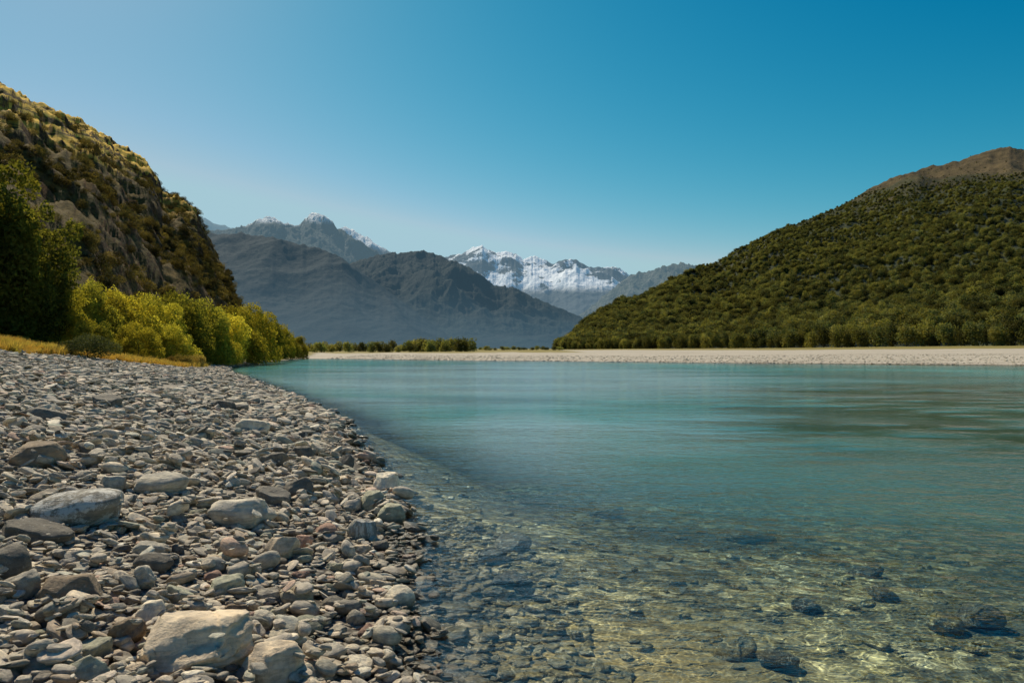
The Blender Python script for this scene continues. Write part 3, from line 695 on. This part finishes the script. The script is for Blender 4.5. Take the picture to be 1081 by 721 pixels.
# remaining large stones, labelled by look and by the nearest landmark
used = {}
def auto_label(px, py, colour, shape, size):
    L = min(HERO, key=lambda q: (q[0]-px)**2+((q[1]-py)*1.5)**2); dx, dy = px-L[0], py-L[1]
    if abs(dx) > 1.3*abs(dy): side = 'right of' if dx > 0 else 'left of'
    else: side = 'below' if dy > 0 else 'above'
    dist = math.hypot(dx, dy); how = 'close ' if dist < 45 else ('a little way ' if dist < 95 else 'well ')
    lab = '%s %s %s stone %s%s %s' % (size, shape, colour, how, side, L[2])
    return lab
tries = 0; made = 0; taken = list(PLACED)
while made < 225 and tries < 6000:
    tries += 1
    px = random.uniform(-8, 430); py = 395+(715-395)*random.random()**.8
    x, y, z = at(px, py)
    s = float(shore_dist([x], [y])[0])
    if s < .05 or s > 16: continue
    if random.random() < sand_mask(px, py)*1.3: continue
    wpx = random.uniform(.10, .24)*F/y*(1 if y < 14 else 1.35)
    if wpx < 9: continue
    wpx = min(wpx, 46)
    if any((px-a)**2+((py-b)*1.6)**2 < ((wpx+r)*.5)**2 for a, b, r in taken): continue
    colour = random.choices(['grey', 'dark grey', 'pale', 'greenish', 'reddish', 'brown', 'tan'], [38, 14, 12, 14, 3, 12, 7])[0]
    shape = random.choices(SH, [7, 1, 6])[0]
    real = wpx/F*y; size = 'large' if real > .2 else ('medium' if real > .15 else 'small')
    hpx = wpx*{'flat': random.uniform(.26, .42), 'rounded': random.uniform(.42, .62), 'angular': random.uniform(.4, .6)}[shape]
    P(px, py, wpx, hpx, colour, shape, auto_label(px, py, colour, shape, size), rz=random.uniform(-.9, .9))
    taken.append((px, py, wpx)); made += 1

scatter(3600, 2.4, 10, -.2, 9, .02, .06, 'stones', 1.6, .45, .3, .2)
# far part of the bank, laid straight on the ground
def far_scatter(n, y0, y1, s0, s1, a0, a1, which='stones'):
    y = y0*(y1/y0)**rng.random(n); s = s0+(s1-s0)*rng.random(n)
    x = np.interp(y, _ys, _xs)-s*np.interp(y, [0, 20, 60, 400], [1, 1.15, 1.2, 1.1])
    ok = (x > -(1.15*y+2)); x, y, s = x[ok], y[ok], s[ok]
    g = np.interp(y, [0, 24, 32, 40, 55, 75, 100, 180], [60, 15, 11.5, 9.5, 3.6, 1.5, 1.2, 1.0])
    sd = shore_dist(x, y); ok = sd < g+.5; x, y = x[ok], y[ok]
    z = H(x, y); a = a0+(a1-a0)*rng.random(len(x))**2.2
    for i in range(len(x)):
        px, py = proj(x[i], y[i], z[i])
        if random.random() < sand_mask(px, py)*.97: continue
        k = random.randrange(14); e = tilt_euler(random.uniform(-.9, .9), 0, 0, .2)
        buckets[which].append((x[i], y[i], z[i]+a[i]*random.uniform(-.02, .28), e.x, e.y, e.z, a[i], a[i]*.9, a[i]*random.uniform(.5, 1.0), k))
far_scatter(40000, 17.5, 66, -.3, 26, .06, .24)
far_scatter(4500, 8, 18, 13, 24, .06, .2)
far_scatter(2600, 60, 120, -.3, 3, .1, .3)
# the near river bed
def bed_scatter(n, y0, y1, w0, w1, a0, a1, pw=2.0):
    y = y0*(y1/y0)**rng.random(n); w = w0+(w1-w0)*rng.random(n)**1.2; x = np.interp(y, _ys, _xs)+w
    ok = (x < .8*y+1); x, y = x[ok], y[ok]; z = H(x, y); a = a0+(a1-a0)*rng.random(len(x))**pw
    for i in range(len(x)):
        e = tilt_euler(random.uniform(-3, 3), 0, 0, .12)
        buckets['bed'].append((x[i], y[i], z[i]+a[i]*.1, e.x, e.y, e.z, a[i], a[i], a[i]*random.uniform(.7, 1.1), random.randrange(14)))
buckets['bed'] = []
bed_scatter(1700, 2.5, 9, 0, 1.5, .03, .12)
bed_scatter(1300, 2.5, 16, 0, 10, .02, .13, 3)
def emit(which, name, meshes, label):
    A = np.array(buckets[which]); instancer(name, A[:, :3], A[:, 3:6], A[:, 6:9], A[:, 9], [(m, M_STONES) for m in meshes], label)
n = 9000; xx = -45+rng.random(n)*150; yy = far_edge(xx)+rng.random(n)**2*60-.6; zz = H(xx, yy); aa = .07+.2*rng.random(n)**3
for i in range(n): buckets['stones'].append((xx[i], yy[i], zz[i]+aa[i]*.1, 0, 0, random.uniform(-3, 3), aa[i], aa[i], aa[i]*.9, random.randrange(14)))
emit('stones', 'river_stones', LO, 'countless grey river stones covering the bank between the larger ones')
emit('grit', 'gravel', LO2, 'fine grey gravel filling the gaps between the stones')
emit('bed', 'river_bed_cobbles', [m.copy() for m in LO], 'small cobbles covering the bed of the clear shallows')

# ------------------------------------------------------------------ foliage
def leaves(name, lobes, n, size, seed, mat, upright=0.0, shell=.62, asp=1.6):
    r = np.random.default_rng(seed)
    L = np.array([(*c, *rad) for c, rad in lobes], float); w = (L[:, 3]*L[:, 5]); w /= w.sum()
    k = r.choice(len(L), n, p=w); d = r.normal(size=(n, 3)); d /= np.linalg.norm(d, axis=1)[:, None]
    bump = 1+.28*fbm(d[:, 0]*2.2+k*3.3, d[:, 1]*2.2+d[:, 2]*2.9+seed, seed, 3)*1.6
    rad = (shell+(1-shell)*r.random(n)**.6)*bump
    stray = r.random(n) < .06; rad[stray] *= 1.12
    c = L[k, :3]+d*L[k, 3:6]*rad[:, None]
    c = c[c[:, 2] > .02]; n = len(c)
    nrm = r.normal(size=(n, 3)); nrm[:, 2] *= (1-upright); nrm /= np.linalg.norm(nrm, axis=1)[:, None]
    t = np.cross(nrm, r.normal(size=(n, 3))); 
    if upright: t[:, 2] += upright*2.0*np.sign(r.random(n)-.2)
    t /= np.linalg.norm(t, axis=1)[:, None]
    b = np.cross(nrm, t); s = (size*(.6+.8*r.random(n)))[:, None]
    v = np.stack([c-t*s*asp*.5, c+b*s*.5, c+t*s*asp*.5, c-b*s*.5], 1).reshape(-1, 3)
    me = mesh_from(name, v, np.arange(n*4).reshape(-1, 4), False); me.materials.append(mat); return me
def tube(V, Fc, pts, rad, sides=7):
    st = len(V)
    for i, (p, r_) in enumerate(zip(pts, rad)):
        a = (Vector(pts[min(i+1, len(pts)-1)])-Vector(pts[max(i-1, 0)])).normalized()
        u = a.cross(Vector((.3, .9, .1))).normalized(); w = a.cross(u)
        for k in range(sides):
            an = 2*math.pi*k/sides; q = Vector(p)+(u*math.cos(an)+w*math.sin(an))*r_; V.append(tuple(q))
    for i in range(len(pts)-1):
        for k in range(sides): Fc.append((st+i*sides+k, st+i*sides+(k+1) % sides, st+(i+1)*sides+(k+1) % sides, st+(i+1)*sides+k))
def trunk(name, h, r0, limbs, seed, stems=1, spread=.3):
    r = random.Random(seed); V, Fc = [], []
    for sidx in range(stems):
        ang = r.uniform(0, 6.28); sp = spread if stems > 1 else .05
        pts = [(math.cos(ang)*sp*h*(i/6)**1.2+r.uniform(-.02, .02)*h, math.sin(ang)*sp*h*(i/6)**1.2+r.uniform(-.02, .02)*h, h*i/6-(.1*h if i == 0 else 0)) for i in range(7)]
        tube(V, Fc, pts, [r0*(1.25 if i == 0 else 1-i/6.8) for i in range(7)])
        for _ in range(limbs):
            i = r.randrange(1, 5); p = Vector(pts[i]); a = r.uniform(0, 6.28); ln = h*r.uniform(.22, .42)
            e = p+Vector((math.cos(a)*ln*.7, math.sin(a)*ln*.7, ln*.75)); m = (p+e)/2+Vector((0, 0, -.05*ln))
            tube(V, Fc, [tuple(p), tuple(m), tuple(e)], [r0*.45, r0*.3, r0*.08], 5)
    me = mesh_from(name, V, Fc); me.materials.append(M_BARK); return me
# unit shapes, height 1, scaled on placing
def bush_lobes(seed, n=9, w=.5, lo=.18):
    r = random.Random(seed); out = [((0, 0, .48), (w*.8, w*.8, .46))]
    for i in range(n):
        a = r.uniform(0, 6.28); q = r.uniform(.25, .8)*w; z = r.uniform(lo, .78); s = r.uniform(.2, .33)*(1.1-z*.4)
        out.append(((math.cos(a)*q, math.sin(a)*q, z), (s, s, s*r.uniform(.85, 1.2))))
    return out
def tall_lobes(seed):
    r = random.Random(seed); out = []
    for i in range(13):          # plumes rising outward from the stem
        a = r.uniform(0, 6.28); top = r.uniform(.45, .98); q = r.uniform(.05, .27)*(1.25-top*.85)
        for j in range(5):
            f = (j+.5)/5; z = .08+(top-.08)*f; s = r.uniform(.045, .075)*(1.15-f*.55)*(1.35-top*.4); qq = q*(.35+.85*f)+r.uniform(-.015, .015)
            out.append(((math.cos(a)*qq, math.sin(a)*qq, z), (s, s, s*r.uniform(1.3, 2.0))))
    return out
def make_kind(n, leafn, size, mat, seed, lobef, tr, **kw):
    return [(leaves('crown', lobef(seed+i), leafn, size, seed+i, mat, **kw), trunk('trunk', *tr, seed+i)) for i in range(n)]
def willow_lobes(seed):
    r = random.Random(seed); out = [((0, 0, .42), (.36, .36, .38))]
    for i in range(22):
        z = r.uniform(.1, .84); a = r.uniform(0, 6.28); q = .46*math.sqrt(max(.05, 1-(z/.98)**2.2))*r.uniform(.55, 1.05); s = r.uniform(.10, .19)
        out.append(((math.cos(a)*q, math.sin(a)*q, z), (s, s, s*r.uniform(.9, 1.35))))
    return out
WIL = make_kind(5, 20000, .017, M_WILLOW, 700, willow_lobes, (.7, .02, 4), upright=.2, shell=.5)
TALL = make_kind(3, 34000, .0105, M_TALL, 720, tall_lobes, (.8, .014, 0), upright=.5, shell=.35)
LOWB = make_kind(2, 9000, .028, M_BUSHD, 740, lambda s: bush_lobes(s, 14, .95, .2), (.5, .02, 4))
DRYB = make_kind(2, 3500, .035, M_DRY, 750, lambda s: bush_lobes(s, 8, .55, .2), (.6, .015, 4), upright=.5, shell=.3)
FOR = make_kind(6, 1700, .052, M_FOREST, 760, lambda s: bush_lobes(s, 12, .36, .2), (.6, .025, 3), asp=1.2)
FART = make_kind(3, 1000, .06, M_FARTREE, 780, lambda s: bush_lobes(s, 9, .36, .15), (.6, .03, 3))
HSH = make_kind(4, 1300, .055, M_HSHRUB, 790, lambda s: bush_lobes(s, 8, .6, .15), (.5, .03, 2), asp=1.2)
def plant(name, kinds, k, loc, h, w, label, cat, group=None, rz=None, sway=(0, 0)):
    o = bpy.data.objects.new(name, None); COL.objects.link(o); o.location = loc; o.empty_display_size = .2
    o.rotation_euler = (sway[0], sway[1], random.uniform(0, 6.28) if rz is None else rz); o.scale = (w, w, h)
    c, tr = kinds[k % len(kinds)]
    obj('crown', c, None, o); obj('trunk', tr, None, o)
    return tag(o, label, cat, group)
def on_ground(px, d, dz=-.05):
    x = d*(px-CX)/F; return (x, d, float(H(x, d))+dz)

# tall trees at the left
for i, (px, d, ytop, w, lab) in enumerate([
    (6, 53, 150, 22, 'tallest dark green tree at the left edge of the photo'),
    (43, 55, 194, 16, 'lighter green tall tree with upright branches right of the tallest one'),
    (-32, 50, 175, 19, 'dark tall tree mostly beyond the left edge'),
    (22, 62, 225, 15, 'dark tall tree standing behind the two front tall trees')]):
    loc = on_ground(px, d); h = CZ+(HY-ytop)/F*d-loc[2]
    plant('tall_tree', TALL, i, loc, h, w*1.0, lab, 'tree', 'tall trees at the left edge', rz=i*1.3)
# willows along the water
W = [(62, 56, 305, 64), (84, 60, 300, 62), (110, 64, 298, 66), (136, 66, 303, 60), (162, 70, 310, 62), (188, 75, 309, 62), (212, 80, 316, 58), (232, 86, 322, 50), (250, 93, 320, 48), (264, 102, 320, 42),
     (279, 116, 332, 36), (292, 132, 343, 30), (303, 147, 349, 25), (315, 160, 354, 22), (100, 51, 338, 44), (146, 57, 340, 46), (186, 66, 345, 44), (228, 80, 345, 40)]
WL = ['willow at the left end of the row, partly behind the tall trees', 'yellow green willow second from the left end of the row', 'highest willow of the row with a broad crown', 'willow just right of the highest one',
      'rounded willow left of the middle of the row', 'bright topped willow in the middle of the row', 'willow right of the middle of the row, below the hill spur', 'willow under the foot of the rocky hill',
      'willow where the rocky hill ends behind the row', 'first willow to stand clear of the hill against the dark mountain', 'darker willow leaning over the water right of the hill', 'small willow near the right end of the row',
      'second last willow of the row', 'last and farthest willow at the right end of the row', 'pale low willow in front of the left end of the row', 'low dark willow in front of the highest ones, by the yellow grass',
      'low willow in front of the middle of the row', 'low willow at the water under the foot of the hill']
for i, ((px, d, yt, wp), lab) in enumerate(zip(W, WL)):
    loc = on_ground(px, d, -.2); h = CZ+(HY-yt)/F*d-loc[2]
    plant('willow', WIL, i, loc, h, max(wp/F*d/.92, h*.95), lab, 'willow', 'willows along the left shore')
plant('low_bush', LOWB, 0, on_ground(92, 40, -.1), 1.5, 1.9, 'low dark green bush between the yellow grass patches', 'bush')
plant('low_bush', LOWB, 1, on_ground(70, 40, -.1), .8, .9, 'small dark bush at the left foot of the low green bush', 'bush')
for i, (px, d, h, lab) in enumerate([(196, 60, 1.2, 'dry yellowish shrub left of the pair at the end of the bank'), (207, 63, 1.3, 'dry yellowish shrub nearest the water at the end of the bank'), (182, 58, .9, 'small dry shrub beside the yellow grass')]):
    plant('dry_shrub', DRYB, i, on_ground(px, d), h, h*1.2, lab, 'shrub')
# trees on the far gravel flat
for i in range(34):
    px = 328+i*5.1+random.uniform(-1.5, 1.5); d = random.uniform(300, 400) if px < 435 else random.uniform(330, 360)
    if px > 497: continue
    loc = on_ground(px, d, -.1); ht = (random.uniform(8, 13) if px < 435 else random.uniform(12, 16.5))/F*d
    lab = ('tree of the dense clump at the right end of the far flat' if px > 435 else 'small tree in the thin line across the far flat, beyond the willows')
    plant('flat_tree', FART, i, loc, ht, ht*random.uniform(.9, 1.5), lab, 'tree', 'trees on the far river flat')
for i in range(16):
    px = 500+i*6+random.uniform(-2, 2); d = random.uniform(440, 520); ht = random.uniform(3, 5)/F*d
    plant('flat_shrub', FART, i, on_ground(px, d, -.1), ht, ht*random.uniform(1.5, 2.6), 'low shrub behind the pale gravel bar under the dark mountain', 'shrub', 'low shrubs behind the gravel bar')
# forest on the right hill: front rows one by one, the rest as one mass
pts = []
r2 = random.Random(5)
cnt = 0
for row in range(3):
    px = 594.0
    while px < 1130:
        u = (.0+row*.018)+r2.uniform(0, .012)
        x, y, z = hill_z(RH, np.array([px]), np.array([max(u, .004)]))
        x, y = float(x[0]), float(y[0])-(4 if row == 0 else 0); z = max(float(z[0]), float(H(x, y)))
        h = r2.uniform(.65, 1.15)*float(np.interp(px, [600, 800, 1081], [9.5, 12, 14.5]))*(1 if row else .85); w = h*r2.uniform(.65, 1.05)
        where = 'near the hill tip' if px < 720 else ('mid forest edge' if px < 900 else 'right forest edge')
        tone = ['first row by the gravel', 'second row from the gravel', 'third row from the gravel'][row]
        plant('forest_tree', FOR, cnt, (x, y, z-.6), h, w, 'dark green forest tree, %s, %s' % (tone, where), 'tree', 'trees at the foot of the forest hill')
        cnt += 1; px += w*.62/y*F*r2.uniform(.75, 1.2)*(1.1 if row else 1)
N = 60000
u = (.05+.97*rng.random(N)**1.0); pxs = 590+rng.random(N)*(1330-590)
D = np.interp(pxs, RH['px'], RH['D0'])+u*(np.interp(pxs, RH['px'], RH['D1'])-np.interp(pxs, RH['px'], RH['D0']))
keep = rng.random(N) < (D/1250)**1.0*1.15
u, pxs = u[keep], pxs[keep]
x, y, z = hill_z(RH, pxs, u)
bald = z+30*fbm(x*.012, y*.012, 200, 5) > 268
keep = ~bald | (rng.random(len(x)) < .2*np.clip(1.2+2.5*fbm(x*.02, y*.02, 210, 4), 0, 2))
x, y, z = x[keep], y[keep], z[keep]; n = len(x)
h = (3.6+6.5*rng.random(n)**3)*np.interp(z, [0, 60, 120, 255, 285], [1.25, 1.0, .85, .55, .25])
sc = np.stack([h*(.9+.35*rng.random(n))]*2+[h], 1)
instancer('forest', np.stack([x, y, z-.8], 1), np.stack([x*0, x*0, rng.random(n)*6.28], 1), sc, rng.integers(0, 6, n), [(c, None) for c, _ in FOR], 'dense dark green forest covering the right hill')
# scrub on the left hill
def hill_pts(n, seed):
    r = np.random.default_rng(seed); px = -330+r.random(n)*595; u = .03+.99*r.random(n); x, y, z = hill_z(LH, px, u); return px, u, x, y, z
px, u, x, y, z = hill_pts(14000, 3)
cl = fbm(x*.035, z*.06+y*.02, 300, 4)
dens = np.clip(.25+1.8*cl, .02, 1)*np.interp(z, [0, 40, 65, 90, 130], [1, .9, .3, .12, .10])
keep = rng.random(len(x)) < dens; px, u, x, y, z = px[keep], u[keep], x[keep], y[keep], z[keep]
h = (.8+2.3*rng.random(len(x))**2.5)
order = np.argsort(-(h/y)*((px > -5) & (px < 262) & (u > .25)))
big = order[:200]; rest = order[200:]
for i in big:
    p_ = float(px[i]); part_ = 'near the skyline' if u[i] > .85 else ('high on the slope' if u[i] > .6 else ('halfway up the slope' if u[i] > .42 else 'low on the slope'))
    side = 'left part' if p_ < 80 else ('middle' if p_ < 170 else 'right end')
    plant('hillside_shrub', HSH, int(i), (float(x[i]), float(y[i]), float(z[i])-.3), float(h[i])*1.15, float(h[i])*random.uniform(1.0, 1.5),
          'dark rounded shrub %s in the %s of the rocky hill' % (part_, side), 'shrub', 'shrubs on the rocky hill')
n = len(rest)
instancer('hillside_scrub', np.stack([x[rest], y[rest], z[rest]-.3], 1), np.stack([x[rest]*0, x[rest]*0, rng.random(n)*6.28], 1), np.stack([h[rest]*1.2, h[rest]*1.2, h[rest]], 1), rng.integers(0, 4, n),
          [(c, None) for c, _ in HSH], 'low scrub scattered over the rocky hill')
# grass
def tuft(seed, nb=46):
    r = random.Random(seed); V, Fc = [], []
    for i in range(nb):
        a = r.uniform(0, 6.28); q = r.uniform(0, .28); bx, by = math.cos(a)*q, math.sin(a)*q; a2 = r.uniform(0, 6.28); ln = r.uniform(.15, .45); h_ = r.uniform(.55, 1)
        wx, wy = math.cos(a2+1.57)*.02, math.sin(a2+1.57)*.02; s = len(V)
        V += [(bx-wx, by-wy, 0), (bx+wx, by+wy, 0), (bx+math.cos(a2)*ln*.4+wx*.7, by+math.sin(a2)*ln*.4+wy*.7, h_*.6), (bx+math.cos(a2)*ln*.4-wx*.7, by+math.sin(a2)*ln*.4-wy*.7, h_*.6)]
        Fc.append((s, s+1, s+2, s+3)); s = len(V)
        V += [V[-1], V[-2], (bx+math.cos(a2)*ln+wx*.2, by+math.sin(a2)*ln+wy*.2, h_), (bx+math.cos(a2)*ln-wx*.2, by+math.sin(a2)*ln-wy*.2, h_)]
        Fc.append((s, s+1, s+2, s+3))
    return mesh_from('tuft', V, Fc, False)
n = 38000; y = 20*(75/20)**rng.random(n); x = y*((-270+rng.random(n)*500)-CX)/F
sd = shore_dist(x, y); g = np.interp(y, [0, 24, 32, 40, 55, 75, 100, 180], [60, 15, 11.5, 9.5, 3.6, 1.5, 1.2, 1.0])
keep = sd > g+1.6*fbm(x*.12, y*.12, 5, 4)+rng.random(n)*1.5; x, y = x[keep], y[keep]; z = H(x, y); n = len(x)
hh = .3+.35*rng.random(n)*np.clip(.6+fbm(x*.4, y*.4, 8, 3), .2, 1.3)
instancer('grass', np.stack([x, y, z-.02], 1), np.stack([x*0, x*0, rng.random(n)*6.28], 1), np.stack([hh*1.2, hh*1.2, hh], 1), rng.integers(0, 3, n), [(tuft(i), M_GRASS) for i in range(3)], 'golden dry grass on top of the left bank')

# ------------------------------------------------------------------ light, sky, camera
w = bpy.data.worlds.new('World'); scene.world = w; w.use_nodes = True; nt = w.node_tree
bg = nt.nodes['Background']; sky = nt.nodes.new('ShaderNodeTexSky'); sky.sky_type = 'NISHITA'; sky.sun_disc = False
sky.sun_elevation = SUN_EL; sky.sun_rotation = SUN_AZ; sky.altitude = 400; sky.air_density = 1.0; sky.dust_density = .6; sky.ozone_density = 2.2
K = .085; bg.inputs[1].default_value = K
def wm(op, a, b):
    nd = nt.nodes.new('ShaderNodeMath'); nd.operation = op
    for i, q in enumerate((a, b)):
        if isinstance(q, bpy.types.NodeSocket): nt.links.new(q, nd.inputs[i])
        else: nd.inputs[i].default_value = q
    return nd.outputs[0]
sc_ = nt.nodes.new('ShaderNodeSeparateColor'); cc_ = nt.nodes.new('ShaderNodeCombineColor'); nt.links.new(sky.outputs[0], sc_.inputs[0])
red = wm('MULTIPLY', wm('POWER', wm('MULTIPLY', sc_.outputs[0], .74*K/.245), 3.7), .36/K)
red = wm('MINIMUM', wm('MAXIMUM', wm('SUBTRACT', red, .010/K), .003/K), .375/K)
grn = wm('MINIMUM', wm('SUBTRACT', wm('MULTIPLY', sc_.outputs[1], 1.4*.97), .105/K), .58/K)
nt.links.new(red, cc_.inputs[0]); nt.links.new(grn, cc_.inputs[1]); nt.links.new(wm('MINIMUM', wm('MULTIPLY', sc_.outputs[2], .99), .665/K), cc_.inputs[2])
nt.links.new(cc_.outputs[0], bg.inputs[0])
sl = bpy.data.lights.new('sun', 'SUN'); sl.energy = 5.0; sl.angle = math.radians(.5); sl.color = (1, .89, .70)
so = bpy.data.objects.new('sun', sl); COL.objects.link(so)
d = Vector((math.sin(SUN_AZ)*math.cos(SUN_EL), math.cos(SUN_AZ)*math.cos(SUN_EL), math.sin(SUN_EL)))
so.rotation_euler = d.to_track_quat('Z', 'Y').to_euler()
cam = bpy.data.cameras.new('camera'); cam.sensor_width = 36; cam.lens = 36*F/1081; cam.shift_y = (HY-360.5)/1081; cam.clip_end = 60000; cam.clip_start = .05
co = bpy.data.objects.new('camera', cam); COL.objects.link(co); co.location = (0, 0, CZ); co.rotation_euler = (math.radians(90), 0, 0)
scene.camera = co
scene.view_settings.view_transform = 'Standard'; scene.view_settings.look = 'None'; scene.view_settings.exposure = 0
scene.cycles.transparent_max_bounces = 12
